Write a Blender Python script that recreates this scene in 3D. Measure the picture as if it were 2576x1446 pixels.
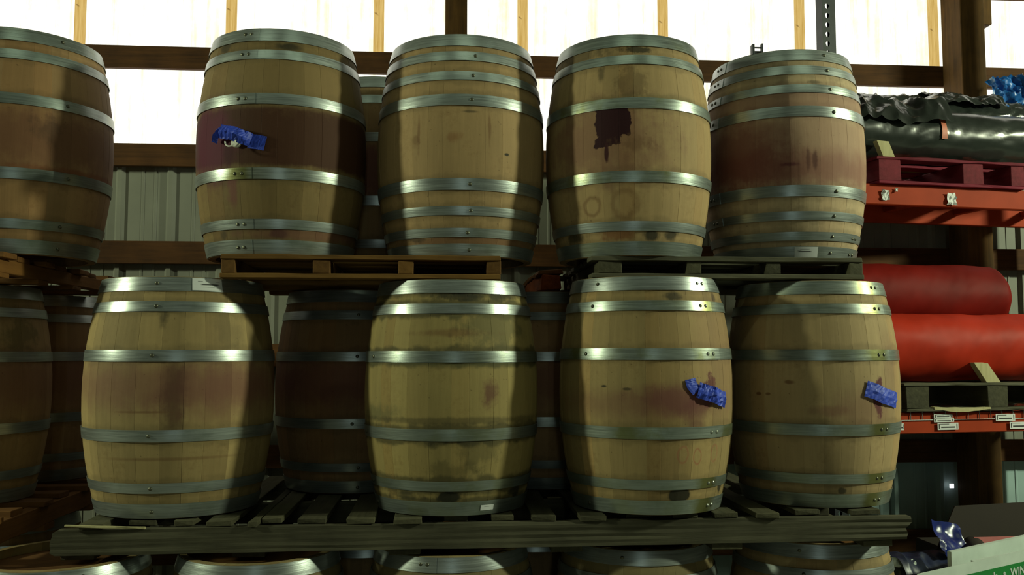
import bpy, bmesh, math, random
from mathutils import Vector, Matrix, noise as mnoise

# ------------------------------------------------------------------ clean
for o in list(bpy.data.objects):
    bpy.data.objects.remove(o, do_unlink=True)
scn = bpy.context.scene
COL = scn.collection
R = math.radians
PI = math.pi

# ------------------------------------------------------------------ camera
cam_d = bpy.data.cameras.new('camera')
cam_d.sensor_width = 36.0
cam_d.lens = 36.0 * 2250.0 / 2576.0
cam_d.clip_start = 0.05
cam = bpy.data.objects.new('camera', cam_d)
cam.location = (0, 0, 1.7)
cam.rotation_euler = (R(90 + 4.2), 0, R(-4.42))
COL.objects.link(cam)
scn.camera = cam

# ------------------------------------------------------------------ view
scn.view_settings.view_transform = 'Standard'
scn.view_settings.look = 'None'
scn.view_settings.gamma = 1.0
scn.view_settings.use_curve_mapping = False
scn.view_settings.exposure = 0.0

# ------------------------------------------------------------------ world
w = bpy.data.worlds.new('world')
scn.world = w
w.use_nodes = True
w.node_tree.nodes['Background'].inputs[0].default_value = (0.75, 0.9, 0.8, 1)
w.node_tree.nodes['Background'].inputs[1].default_value = 0.0

# ------------------------------------------------------------------ lights of the barn
def area(name, loc, target, sx, sy, power, col, spread=180):
    d = bpy.data.lights.new(name, 'AREA')
    d.shape = 'RECTANGLE'
    d.size, d.size_y = sx, sy
    d.energy = power
    d.color = col
    d.spread = R(spread)
    o = bpy.data.objects.new(name, d)
    o.location = loc
    o.rotation_euler = (Vector(target) - Vector(loc)).to_track_quat('-Z', 'Y').to_euler()
    COL.objects.link(o)
    return o

LAMP = (0.80, 1.0, 0.68)
# daylight of the openings at the two ends of the aisle
area('aisle_end_daylight_west', (-7.3, 2.0, 3.9), (0, 3.8, 1.9), 0.32, 0.5, 238, (0.90, 1.0, 0.65))
area('aisle_end_daylight_east', (7.4, 1.85, 4.3), (0.4, 3.8, 1.9), 0.32, 0.5, 365, (0.90, 1.0, 0.67))
# tube fixtures above the aisle
TUBES = [(-1.5, 1.85), (0.3, 1.85), (2.1, 1.85)]
for tx, ty in TUBES:
    area('aisle_tube_light', (tx, ty, 4.52), (tx, ty + 0.9, 1.9), 1.1, 0.10, 3.4, LAMP)
# open door behind the photographer
area('door_daylight', (0.2, -4.3, 1.65), (0.2, 4, 1.65), 0.16, 3.2, 14, (0.80, 1.0, 0.92))

# ------------------------------------------------------------------ helpers
def setp(o, label=None, cat=None, group=None, kind=None):
    if label: o['label'] = label
    if cat: o['category'] = cat
    if group: o['group'] = group
    if kind: o['kind'] = kind
    return o

def link(name, me, parent=None, mat=None):
    o = bpy.data.objects.new(name, me)
    COL.objects.link(o)
    if parent is not None:
        o.parent = parent
    if mat is not None and me is not None and len(me.materials) == 0:
        me.materials.append(mat)
    return o

def empty(name, loc=(0, 0, 0), rz=0.0, scale=(1, 1, 1)):
    o = bpy.data.objects.new(name, None)
    o.empty_display_size = 0.1
    o.location = loc
    o.rotation_euler = (0, 0, rz)
    o.scale = scale
    COL.objects.link(o)
    return o

def mesh(name, verts, faces, smooth=False, sharp=35):
    me = bpy.data.meshes.new(name)
    me.from_pydata([tuple(v) for v in verts], [], faces)
    me.validate()
    bm = bmesh.new(); bm.from_mesh(me)
    bmesh.ops.recalc_face_normals(bm, faces=bm.faces)
    bm.to_mesh(me); bm.free()
    if smooth:
        for p in me.polygons: p.use_smooth = True
        me.set_sharp_from_angle(angle=R(sharp))
    me.update()
    return me

def lin(h):
    out = []
    for k in (0, 2, 4):
        c = int(h[k:k+2], 16) / 255.0
        out.append(c / 12.92 if c <= 0.04045 else ((c + 0.055) / 1.055) ** 2.4)
    return tuple(out) + (1.0,)

class NT:
    def __init__(s, name):
        s.m = bpy.data.materials.new(name); s.m.use_nodes = True
        s.t = s.m.node_tree; s.t.nodes.clear()
        s.out = s.n('ShaderNodeOutputMaterial')
        s.b = s.n('ShaderNodeBsdfPrincipled')
        s.l(s.b.outputs[0], s.out.inputs[0])
    def n(s, t, **k):
        n = s.t.nodes.new(t)
        for a, v in k.items(): setattr(n, a, v)
        return n
    def l(s, a, b): s.t.links.new(a, b)
    def val(s, inp, v):
        if hasattr(v, 'links') or isinstance(v, bpy.types.NodeSocket): s.l(v, inp)
        else: inp.default_value = v
    def math(s, op, a, b=0.0, c=None):
        n = s.n('ShaderNodeMath', operation=op)
        s.val(n.inputs[0], a); s.val(n.inputs[1], b)
        if c is not None: s.val(n.inputs[2], c)
        return n.outputs[0]
    def mix(s, f, a, b, mode='MIX'):
        n = s.n('ShaderNodeMix', data_type='RGBA', blend_type=mode)
        s.val(n.inputs[0], f); s.val(n.inputs[6], a); s.val(n.inputs[7], b)
        return n.outputs[2]
    def ramp(s, f, stops, interp='LINEAR'):
        n = s.n('ShaderNodeValToRGB'); e = n.color_ramp; e.interpolation = interp
        while len(e.elements) < len(stops): e.elements.new(0.5)
        for el, (p, c) in zip(e.elements, stops):
            el.position = p; el.color = c
        s.l(f, n.inputs[0]); return n.outputs[0]
    def mapr(s, v, a, b, c=0.0, d=1.0, smooth=True):
        n = s.n('ShaderNodeMapRange'); n.interpolation_type = 'SMOOTHSTEP' if smooth else 'LINEAR'
        s.val(n.inputs[0], v)
        for i, x in enumerate((a, b, c, d)): s.val(n.inputs[i + 1], x)
        return n.outputs[0]
    def noise(s, vec, scale=5.0, detail=4.0, rough=0.55):
        n = s.n('ShaderNodeTexNoise')
        if vec is not None: s.l(vec, n.inputs['Vector'])
        n.inputs['Scale'].default_value = scale; n.inputs['Detail'].default_value = detail
        n.inputs['Roughness'].default_value = rough
        return n.outputs[0]
    def comb(s, x, y, z):
        n = s.n('ShaderNodeCombineXYZ')
        for i, v in enumerate((x, y, z)): s.val(n.inputs[i], v)
        return n.outputs[0]
    def sep(s, v):
        n = s.n('ShaderNodeSeparateXYZ'); s.l(v, n.inputs[0]); return n.outputs
    def bump(s, h, strength=0.3, dist=0.005):
        n = s.n('ShaderNodeBump'); n.inputs['Strength'].default_value = strength
        n.inputs['Distance'].default_value = dist
        s.l(h, n.inputs['Height']); s.l(n.outputs[0], s.b.inputs['Normal'])
    def set(s, **k):
        for a, v in k.items(): s.val(s.b.inputs[a.replace('_', ' ')], v)

def wood(name, dark, light, axis='X', rough=0.8, spread=0.35, grain=1.0, bumpv=0.35):
    """weathered plank: grain along the local axis, tone differing from piece to piece"""
    s = NT(name)
    tc = s.n('ShaderNodeTexCoord'); oi = s.n('ShaderNodeObjectInfo')
    x, y, z = s.sep(tc.outputs['Object'])
    off = s.math('MULTIPLY', oi.outputs['Random'], 37.0)
    sc = {'X': (3, 45, 45), 'Y': (45, 3, 45), 'Z': (45, 45, 3)}[axis]
    v = s.comb(s.math('MULTIPLY_ADD', x, sc[0], off), s.math('MULTIPLY_ADD', y, sc[1], off), s.math('MULTIPLY', z, sc[2]))
    g = s.noise(v, 1.0, 6, 0.6)
    b = s.noise(tc.outputs['Object'], 6.0, 3)
    f = s.math('ADD', s.math('MULTIPLY', g, 0.65 * grain), s.math('MULTIPLY', b, 0.5))
    f = s.math('ADD', f, s.math('MULTIPLY', s.math('SUBTRACT', oi.outputs['Random'], 0.5), spread))
    c = s.ramp(f, [(0.25, dark), (0.85, light)])
    s.set(Base_Color=c, Roughness=rough)
    s.b.inputs['Specular IOR Level'].default_value = 0.25
    s.bump(g, bumpv, 0.004)
    return s.m

def plain(name, col, rough=0.6, metal=0.0, var=0.25, scale=12.0, bump=0.0, spec=0.5, coat=0.0):
    s = NT(name)
    tc = s.n('ShaderNodeTexCoord')
    g = s.noise(tc.outputs['Object'], scale, 5)
    d = tuple(max(0, c * (1 - var)) for c in col[:3]) + (1,)
    l_ = tuple(min(1, c * (1 + var)) for c in col[:3]) + (1,)
    s.set(Base_Color=s.ramp(g, [(0.3, d), (0.7, l_)]), Roughness=rough, Metallic=metal)
    s.b.inputs['Specular IOR Level'].default_value = spec
    s.b.inputs['Coat Weight'].default_value = coat
    if bump: s.bump(g, bump, 0.004)
    return s.m

def emit(name, col, strength):
    s = NT(name); s.t.nodes.remove(s.b)
    e = s.n('ShaderNodeEmission'); e.inputs[0].default_value = col; e.inputs[1].default_value = strength
    s.l(e.outputs[0], s.out.inputs[0]); return s.m

_boxcache = {}
def box_mesh(sx, sy, sz, bev=0.003, jag=0.0, seed=0, key=None):
    k = (round(sx, 4), round(sy, 4), round(sz, 4), bev, jag, seed, key)
    if k in _boxcache: return _boxcache[k]
    bm = bmesh.new(); bmesh.ops.create_cube(bm, size=1.0)
    for v in bm.verts: v.co = Vector((v.co.x * sx, v.co.y * sy, v.co.z * sz))
    if jag:
        L = max(range(3), key=lambda i: (sx, sy, sz)[i])
        ee = [e for e in bm.edges if abs((e.verts[0].co - e.verts[1].co)[L]) > 1e-6]
        bmesh.ops.subdivide_edges(bm, edges=ee, cuts=max(3, int((sx, sy, sz)[L] / 0.11)), use_grid_fill=True)
        rr = random.Random(seed)
        ends = (sx, sy, sz)[L] * 0.5 - 1e-4
        for v in bm.verts:
            for i in range(3):
                if i != L: v.co[i] += rr.uniform(-jag, jag)
                elif abs(v.co[L]) > ends: v.co[L] += rr.uniform(-jag, jag) * 2
    if bev:
        bmesh.ops.bevel(bm, geom=[e for e in bm.edges if e.calc_face_angle(0) > 0.6], offset=bev, segments=1, affect='EDGES')
    me = bpy.data.meshes.new('block'); bm.to_mesh(me); bm.free()
    _boxcache[k] = me
    return me

def box(name, lo, hi, mat, parent=None, bev=0.003, jag=0.0, seed=0, rot=None):
    lo, hi = Vector(lo), Vector(hi)
    s = hi - lo
    me = box_mesh(s.x, s.y, s.z, bev, jag, seed, mat.name)
    o = link(name, me, parent, mat)
    o.location = (lo + hi) / 2
    if rot: o.rotation_euler = rot
    return o

# ------------------------------------------------------------------ materials
M = {}
M['girt'] = wood('girt wood', lin('2c1a0c'), lin('63401e'), 'X', spread=0.2)
M['post'] = wood('post wood', lin('2c1e0e'), lin('6e4e24'), 'Z', spread=0.2)
M['pal_y'] = wood('new pallet wood', lin('44290e'), lin('745225'), 'Y', spread=0.3)
M['pal_x'] = wood('new pallet board wood', lin('4a2e10'), lin('7e5c2a'), 'X', spread=0.3)
M['grey_x'] = wood('grey weathered board', lin('302e22'), lin('625f4c'), 'X', spread=0.25, bumpv=0.7)
M['grey_y'] = wood('grey weathered block', lin('2e2c1f'), lin('57543f'), 'Y', spread=0.3, bumpv=0.6)
M['dim_y'] = wood('brown pallet wood', lin('4a2e14'), lin('7c5426'), 'Y', spread=0.3)
M['dim_x'] = wood('brown pallet board', lin('4a2e14'), lin('7c5426'), 'X', spread=0.3)
M['redpal_x'] = wood('red stained board', lin('4a0f18'), lin('86243a'), 'X', spread=0.2)
M['redpal_y'] = wood('red stained block', lin('4a0f18'), lin('7a2633'), 'Y', spread=0.2)
M['pale_wood'] = wood('pale cut wood', lin('9c9468'), lin('d2caa0'), 'Z', spread=0.2)
M['metal_wall'] = plain('painted sheet metal', (0.20, 0.205, 0.165, 1), 0.6, 0.0, 0.12, 3.0)
M['metal_daylit'] = plain('sheet metal with daylight tint', (0.36, 0.50, 0.50, 1), 0.5, 0.1, 0.15, 3.0)  # leaking daylight painted into the sheet colour, lighter and bluer
M['dark_metal'] = plain('dark painted steel', (0.035, 0.04, 0.045, 1), 0.45, 0.2, 0.3, 20)
M['red_steel'] = plain('orange red painted steel', (0.36, 0.045, 0.014, 1), 0.6, 0.0, 0.15, 5.0, spec=0.1)
M['red_film'] = plain('red plastic film', (0.40, 0.024, 0.008, 1), 0.55, 0.0, 0.2, 4.0, spec=0.12)
M['shaded_red_film'] = plain('red plastic film with shelf shade', (0.16, 0.007, 0.004, 1), 0.6, 0.0, 0.25, 4.0, spec=0.1)  # red film with the upper shelf's shade painted into its colour
M['black_film'] = plain('black plastic film', (0.022, 0.027, 0.024, 1), 0.22, 0.0, 0.4, 6.0, spec=0.7)
M['tape'] = plain('blue masking tape', lin('2d49c4'), 0.55, 0.0, 0.15, 30, bump=0.3)
M['paper'] = plain('white paper', (0.72, 0.74, 0.74, 1), 0.7, 0.0, 0.05, 10)
M['ring'] = plain('white silicone', (0.75, 0.75, 0.66, 1), 0.5, 0.0, 0.05, 10)
M['nail'] = plain('dark rivet', (0.10, 0.10, 0.07, 1), 0.4, 0.7, 0.4, 60)
M['rivet'] = plain('zinc rivet', (0.30, 0.32, 0.27, 1), 0.35, 0.8, 0.3, 60)
M['wire'] = plain('grey wire', (0.28, 0.30, 0.30, 1), 0.4, 0.6, 0.2, 20)
M['head'] = wood('barrel head oak', lin('4a3018'), lin('80582c'), 'X')
M['foam'] = plain('white foam board', (0.55, 0.63, 0.58, 1), 0.7, 0.0, 0.08, 10)
M['green'] = plain('green print', lin('0a7a32'), 0.5, 0.0, 0.08, 10)
M['card'] = plain('brown cardboard', lin('20160a'), 0.85, 0.0, 0.12, 6)
M['blue_film'] = plain('blue plastic film', lin('14246a'), 0.3, 0.0, 0.3, 12, spec=0.7)
M['tarp'] = plain('bright blue tarp', lin('1a5fa8'), 0.35, 0.0, 0.3, 12)
M['pink'] = plain('pink card', lin('b0605e'), 0.7, 0.0, 0.08, 10)
M['concrete'] = plain('concrete', (0.20, 0.20, 0.17, 1), 0.85, 0.0, 0.3, 1.5, bump=0.1)
M['roof'] = plain('dark roof boards', (0.05, 0.04, 0.028, 1), 0.9, 0.0, 0.3, 2)
M['hall'] = plain('barn wall boards', (0.09, 0.085, 0.065, 1), 0.9, 0.0, 0.3, 2)
M['ink'] = plain('dark ink', (0.03, 0.03, 0.03, 1), 0.7, 0.0, 0.1, 10)
M['lens'] = emit('lamp lens', (0.9, 1.0, 0.8, 1), 6.0)
M['orange_tape'] = plain('faded red tape', lin('b4552f'), 0.5, 0.0, 0.2, 20)

def hoop_mat(name, tint, green=0.0, spot=None):
    s = NT(name)
    tc = s.n('ShaderNodeTexCoord'); oi = s.n('ShaderNodeObjectInfo')
    x, y, z = s.sep(tc.outputs['Object'])
    off = s.math('MULTIPLY', oi.outputs['Random'], 20.0)
    v = s.comb(s.math('ADD', s.math('MULTIPLY', x, 6), off), s.math('MULTIPLY', y, 6), s.math('MULTIPLY', z, 160))
    st = s.noise(v, 1.0, 5, 0.65)
    bl = s.noise(tc.outputs['Object'], 9.0, 5, 0.6)
    c = s.ramp(st, [(0.3, tuple(t * 0.72 for t in tint) + (1,)), (0.7, tuple(t * 1.15 for t in tint) + (1,))])
    c = s.mix(s.mapr(bl, 0.5, 0.75, 0.0, 0.55), c, (tint[0] * 0.55, tint[1] * 0.6, tint[2] * 0.5, 1))
    if green:
        g = s.noise(s.comb(s.math('ADD', x, off), y, z), 5.0, 5, 0.6)
        c = s.mix(s.mapr(g, 0.48, 0.68, 0.0, green), c, (0.20, 0.21, 0.05, 1))
    if spot is not None:
        az = s.math('ARCTAN2', x, s.math('MULTIPLY', y, -1.0))
        d = s.math('ABSOLUTE', s.math('SUBTRACT', az, R(spot)))
        d = s.math('ADD', d, s.math('MULTIPLY', s.math('SUBTRACT', bl, 0.5), 0.35))
        c = s.mix(s.mapr(d, 0.06, 0.24, 0.9, 0.0), c, (0.17, 0.17, 0.045, 1))
    rgh = s.math('ADD', 0.22, s.math('MULTIPLY', st, 0.22))
    s.set(Base_Color=c, Roughness=rgh, Metallic=0.72)
    s.bump(s.math('ADD', st, s.math('MULTIPLY', bl, 0.6)), 0.12, 0.003)
    return s.m
M['hoop'] = hoop_mat('galvanised hoop', (0.38, 0.42, 0.41))
M['hoop_green'] = hoop_mat('galvanised hoop with algae', (0.36, 0.41, 0.38), 0.75)
M['hoop_spot'] = hoop_mat('galvanised hoop with algae at the rivets', (0.36, 0.41, 0.38), 0.35, 46.0)
M['hoop_lap'] = hoop_mat('galvanised hoop with stained lap', (0.38, 0.42, 0.40), 0.1, -28.0)
M['hoop_dull'] = hoop_mat('dull galvanised hoop', (0.30, 0.34, 0.32), 0.35)

# ------------------------------------------------------------------ barrels
HB = 0.91
RB, RH = 0.36, 0.298
def prof(z):
    t = min(max(z / HB, 0), 1)
    return RB - (RB - RH) * abs(2 * t - 1) ** 2.0

WINE = (0.105, 0.018, 0.030, 1)
WINE2 = (0.17, 0.055, 0.050, 1)
MOLD = (0.022, 0.022, 0.014, 1)
BROWN = (0.16, 0.075, 0.03, 1)

def stave_mat(name, root, tones, stains, base=(0.40, 0.27, 0.125), paper=False, grime=0.0, hoops=()):
    s = NT(name)
    tc = s.n('ShaderNodeTexCoord'); tc.object = root
    oi = s.n('ShaderNodeObjectInfo')
    co = tc.outputs['Object']
    x, y, z = s.sep(co)
    az = s.math('ARCTAN2', x, s.math('MULTIPLY', y, -1.0))
    u = s.math('MULTIPLY', az, 0.345)
    rnd = oi.outputs['Random']
    if paper:
        c = (0.70, 0.72, 0.72, 1)
        nz = None
    else:
        gv = s.comb(s.math('MULTIPLY', u, 60), s.math('MULTIPLY', rnd, 40), s.math('MULTIPLY', z, 4))
        g = s.noise(gv, 1.0, 6, 0.6)
        gb = s.noise(co, 7.0, 4, 0.6)
        dark = tuple(k * 0.68 for k in base) + (1,)
        lite = tuple(min(1, k * 1.22) for k in base) + (1,)
        f = s.math('ADD', s.math('MULTIPLY', g, 0.45), s.math('MULTIPLY', gb, 0.35))
        f = s.math('ADD', f, s.math('MULTIPLY', s.math('SUBTRACT', rnd, 0.5), tones))
        f = s.math('ADD', f, 0.1)
        c = s.ramp(f, [(0.15, dark), (0.85, lite)])
        # some staves run redder
        r2 = s.math('FRACT', s.math('MULTIPLY', rnd, 7.31))
        c = s.mix(s.mapr(r2, 0.55, 1.0, 0.0, 0.35), c, s.mix(1.0, c, (1.0, 0.78, 0.62, 1), 'MULTIPLY'))
        # specks and small knocks
        sp = s.noise(co, 70.0, 2, 0.5)
        c = s.mix(s.mapr(sp, 0.70, 0.78, 0.0, 0.5), c, (0.08, 0.045, 0.02, 1))
        n1 = s.n('ShaderNodeTexNoise'); s.l(co, n1.inputs['Vector'])
        n1.inputs['Scale'].default_value = 16.0; n1.inputs['Detail'].default_value = 5.0
        n2 = s.noise(co, 55.0, 4, 0.65)
        n3 = s.noise(gv, 1.6, 5, 0.7)
        nz = s.math('SUBTRACT', s.math('ADD', s.math('MULTIPLY', n1.outputs[0], 0.75), s.math('ADD', s.math('MULTIPLY', n2, 0.35), s.math('MULTIPLY', n3, 0.3))), 0.7)
        # general handling dirt and pale rubbed spots
        dm = s.mapr(s.math('ADD', s.math('MULTIPLY', gb, 0.6), s.math('MULTIPLY', n2, 0.4)), 0.52, 0.72, 0.0, 0.42)
        c = s.mix(dm, c, s.mix(1.0, c, (0.55, 0.47, 0.40, 1), 'MULTIPLY'))
        if grime:
            m_ = None
            for t0, t1 in hoops:
                for edge, sg in ((t0 * HB, -1), (t1 * HB, 1)):
                    q_ = s.math('ABSOLUTE', s.math('SUBTRACT', z, edge + sg * 0.004))
                    q_ = s.math('ADD', q_, s.math('MULTIPLY', s.math('SUBTRACT', n1.outputs[0], 0.5), 0.06))
                    r_ = s.mapr(q_, 0.0, 0.022, 1.0, 0.0)
                    m_ = r_ if m_ is None else s.math('MAXIMUM', m_, r_)
            c = s.mix(s.math('MULTIPLY', m_, grime), c, (0.045, 0.042, 0.02, 1))
        s.bump(g, 0.22, 0.003)
    for st in stains:
        uu = s.math('DIVIDE', s.math('SUBTRACT', u, R(st['az']) * 0.345), st['w'])
        vv = s.math('DIVIDE', s.math('SUBTRACT', z, st['z']), st['h'])
        if st.get('box'):
            d = s.math('MAXIMUM', s.math('ABSOLUTE', uu), s.math('ABSOLUTE', vv))
        else:
            d = s.math('SQRT', s.math('ADD', s.math('MULTIPLY', uu, uu), s.math('MULTIPLY', vv, vv)))
        if nz is not None and st.get('amp', 0.5):
            d = s.math('ADD', d, s.math('MULTIPLY', nz, st.get('amp', 0.5) * 3.6))
        so = st.get('soft', 0.3)
        if st.get('ringw'):
            d = s.math('ABSOLUTE', s.math('SUBTRACT', d, 1.0))
            m = s.mapr(d, 0.0, st['ringw'], 1.0, 0.0)
        else:
            m = s.mapr(d, 1 - so, 1 + so, 1.0, 0.0)
        m = s.math('MULTIPLY', m, st.get('k', 1.0))
        c = s.mix(m, c, st['c'])
    s.val(s.b.inputs['Base Color'], c)
    s.b.inputs['Roughness'].default_value = 0.72
    s.b.inputs['Specular IOR Level'].default_value = 0.25
    return s.m

_stave = {}
def stave_mesh(wdeg, matname):
    k = (wdeg, matname)
    if k in _stave: return _stave[k]
    N = 14
    hw = R(wdeg) / 2
    e = R(0.16)
    cols = [(-hw, -0.0005), (-hw + e, 0.0), (-hw * 0.33, 0.0), (hw * 0.33, 0.0), (hw - e, 0.0), (hw, -0.0005)]
    V, F = [], []
    for i in range(N + 1):
        z = HB * i / N
        r = prof(z)
        for a, dr in cols:
            V.append(((r + dr) * math.sin(a), -(r + dr) * math.cos(a), z))
        ri = r - 0.026
        V.append((ri * math.sin(hw), -ri * math.cos(hw), z))
        V.append((ri * math.sin(-hw), -ri * math.cos(-hw), z))
    W = 8
    for i in range(N):
        for j in range(W):
            a, b = i * W + j, i * W + (j + 1) % W
            F.append((a, b, b + W, a + W))
    F.append(tuple(range(W))); F.append(tuple(N * W + j for j in range(W)))
    me = mesh('stave', V, F, True, 11)
    _stave[k] = me
    return me

def hoop_mesh(t0, t1, seam):
    S = 84
    z0, z1 = t0 * HB, t1 * HB
    z0 = max(z0, 0.002); z1 = min(z1, HB - 0.002)
    r0, r1 = prof(z0), prof(z1)
    zm = (z0 + z1) / 2; rm = prof(zm)
    lap = R(14)
    V, F = [], []
    tot = 2 * PI + lap
    for i in range(S + 1):
        q = i / S
        a = R(seam) - lap / 2 - 2 * PI + tot * q
        g = 0.0010 + 0.0022 * q + 0.0004 * math.sin(a * 5 + t0 * 30)
        for zz, rr, th in ((z0, r0, 0.0), (zm, rm + 0.0004, 0.0), (z1, r1, 0.0), (z1, r1, -0.0024), (z0, r0, -0.0024)):
            rad = rr + g + 0.0022 + th
            V.append((rad * math.sin(a), -rad * math.cos(a), zz))
    W = 5
    for i in range(S):
        for j in range(W):
            a, b = i * W + j, i * W + (j + 1) % W
            F.append((a, b, b + W, a + W))
    F.append(tuple(range(W))); F.append(tuple(S * W + j for j in range(W)))
    return mesh('hoop', V, F, True, 40)

def _rivet():
    V, F = [(0, -0.0042, 0)], []
    n = 10
    for k, (rr, h) in enumerate(((0.0042, -0.0038), (0.0070, -0.0018), (0.0078, 0.001))):
        for i in range(n):
            a = 2 * PI * i / n
            V.append((rr * math.cos(a), h, rr * math.sin(a)))
    for i in range(n): F.append((0, 1 + i, 1 + (i + 1) % n))
    for k in range(2):
        for i in range(n):
            a, b = 1 + k * n + i, 1 + k * n + (i + 1) % n
            F.append((a, b, b + n, a + n))
    F.append(tuple(1 + 2 * n + i for i in range(n)))
    return mesh('rivet', V, F, True, 60)
RIVET = _rivet()
RIV = {}
for mk in ('nail', 'rivet'):
    RIV[mk] = RIVET.copy(); RIV[mk].materials.append(M[mk])

def head_mesh():
    V, F = [], []
    n = 48
    for z in (0.0, 0.022):
        for i in range(n):
            a = 2 * PI * i / n
            V.append((0.278 * math.cos(a), 0.278 * math.sin(a), z))
    F.append(tuple(range(n))); F.append(tuple(n + i for i in range(n)))
    for i in range(n): F.append((i, (i + 1) % n, n + (i + 1) % n, n + i))
    return mesh('head', V, F, False)
HEAD = head_mesh(); HEAD.materials.append(M['head'])

def surf(az, z, lift=0.0):
    r = prof(z) + lift
    a = R(az)
    return Vector((r * math.sin(a), -r * math.cos(a), z))

def patch(az0, az1, z0, z1, lift=0.006, n=10, thick=0.0006):
    V, F = [], []
    for k in (0, 1):
        for i in range(n + 1):
            az = az0 + (az1 - az0) * i / n
            V.append(surf(az, z0, lift - k * thick)); V.append(surf(az, z1, lift - k * thick))
    o = 2 * (n + 1)
    for i in range(n):
        a = 2 * i
        F.append((a, a + 1, a + 3, a + 2)); F.append((o + a, o + a + 1, o + a + 3, o + a + 2))
        F.append((a, a + 2, o + a + 2, o + a)); F.append((a + 1, a + 3, o + a + 3, o + a + 1))
    F.append((0, 1, o + 1, o)); F.append((2 * n, 2 * n + 1, o + 2 * n + 1, o + 2 * n))
    return mesh('patch', V, F, True, 40)

def ribbon(pts, hw, seed=1, crumple=0.004, across=6, sub=6):
    """tape laid over the barrel: pts = (az, z, lift); closed thin sheet"""
    rr = random.Random(seed)
    P = []
    for i in range(len(pts) - 1):
        for k in range(sub):
            q = k / sub
            P.append(tuple(pts[i][j] * (1 - q) + pts[i + 1][j] * q for j in range(3)))
    P.append(pts[-1])
    V, F = [], []
    for lay in (0.0, -0.0012):
        for i, (az, z, lf) in enumerate(P):
            a, b = P[max(0, i - 1)], P[min(len(P) - 1, i + 1)]
            du, dz = R(b[0] - a[0]) * 0.35, b[1] - a[1]
            L = math.hypot(du, dz) or 1.0
            nu, nz = -dz / L, du / L
            for j in range(across + 1):
                q = (j / across - 0.5) * 2
                h = mnoise.noise(Vector((i * 0.55, j * 0.8, seed * 3.1))) * crumple
                edge = 1.0 - 0.45 * abs(q)
                V.append(surf(az + math.degrees(nu * q * hw / 0.35), z + nz * q * hw, 0.0035 + lf * edge + abs(h) + lay))
    n, W = len(P), across + 1
    o = n * W
    for i in range(n - 1):
        for j in range(across):
            a = i * W + j
            F.append((a, a + 1, a + W + 1, a + W)); F.append((o + a, o + a + 1, o + a + W + 1, o + a + W))
        for j in (0, across):
            a = i * W + j
            F.append((a, a + W, o + a + W, o + a))
    for i in (0, n - 1):
        for j in range(across):
            a = i * W + j
            F.append((a, a + 1, o + a + 1, o + a))
    return mesh('tape', V, F, False)

H6 = [(0.0, 0.062), (0.107, 0.149), (0.318, 0.367), (0.645, 0.693), (0.852, 0.895), (0.939, 1.0)]
H8 = [(0.0, 0.054), (0.082, 0.121), (0.176, 0.215), (0.284, 0.336), (0.659, 0.71), (0.777, 0.817), (0.870, 0.913), (0.942, 1.0)]
WID = [9, 10, 11, 12, 13, 14, 16]

def barrel(label, X, Y, zb, h, hoops=H6, seed=1, tones=0.5, stains=(), base=(0.37, 0.265, 0.115), seam=170,
           rivets=None, nails=None, hmat='hoop', group=None, rmat='nail', spin=0.0, girth=1.0, grime=0.25):
    rr = random.Random(seed)
    face = math.atan2(-X, Y)  # turn the marked side toward the aisle
    root = empty('wine_barrel', (X, Y, zb), face + R(spin), (girth, girth, h / HB))
    setp(root, label, 'barrel', group)
    sm = stave_mat('oak staves', root, tones, stains, base, False, grime, hoops)
    tot, ws = 0, []
    while tot < 360:
        wv = rr.choice(WID)
        if 360 - tot - wv < 9: wv = 360 - tot
        if wv > 20: wv = rr.choice((9, 10, 11))
        ws.append(wv); tot += wv
    a = rr.uniform(0, 30)
    for wv in ws:
        me = stave_mesh(wv, sm.name)
        o = link('stave', me, root, sm)
        o.rotation_euler = (0, 0, R(a + wv / 2)); a += wv
        k = rr.uniform(-0.0003, 0.0004)
        o.scale = (1 + k / RB, 1 + k / RB, 1)
    for z in (0.035, HB - 0.057):
        ho = link('head', HEAD, root); ho.location = (0, 0, z)
    hs = []
    for i, (t0, t1) in enumerate(hoops):
        mt = M[hmat[i]] if isinstance(hmat, (list, tuple)) else M[hmat]
        sa = seam
        if rivets: sa = rivets[i] + (4.5 if rivets[i] > -100 else 0)
        ho = link('hoop', hoop_mesh(t0, t1, sa), root, mt)
        hs.append(ho)
        zc = (t0 + t1) / 2 * HB
        marks = []
        if rivets: marks += [(rivets[i], rmat), (rivets[i] + 5.0, rmat)]
        if nails and nails[i] is not None: marks.append((nails[i], 'nail'))
        for az, mk in marks:
            ro = link('rivet', RIV[mk], ho)
            ro.location = surf(az, zc, 0.0052)
            slope = (prof(zc + 0.01) - prof(zc - 0.01)) / 0.02
            ro.rotation_euler = (math.atan(slope) * -1.0, 0, R(az))
    return root

def S(az, z, w, h, c, k=1.0, soft=0.3, amp=0.5, **kw):
    return dict(az=az, z=z, w=w, h=h, c=c, k=k, soft=soft, amp=amp, **kw)

G_TOP = 'barrels standing in the upper tier'
G_MID = 'barrels standing in the middle tier'
G_LOW = 'barrels standing in the lowest tier'

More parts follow.
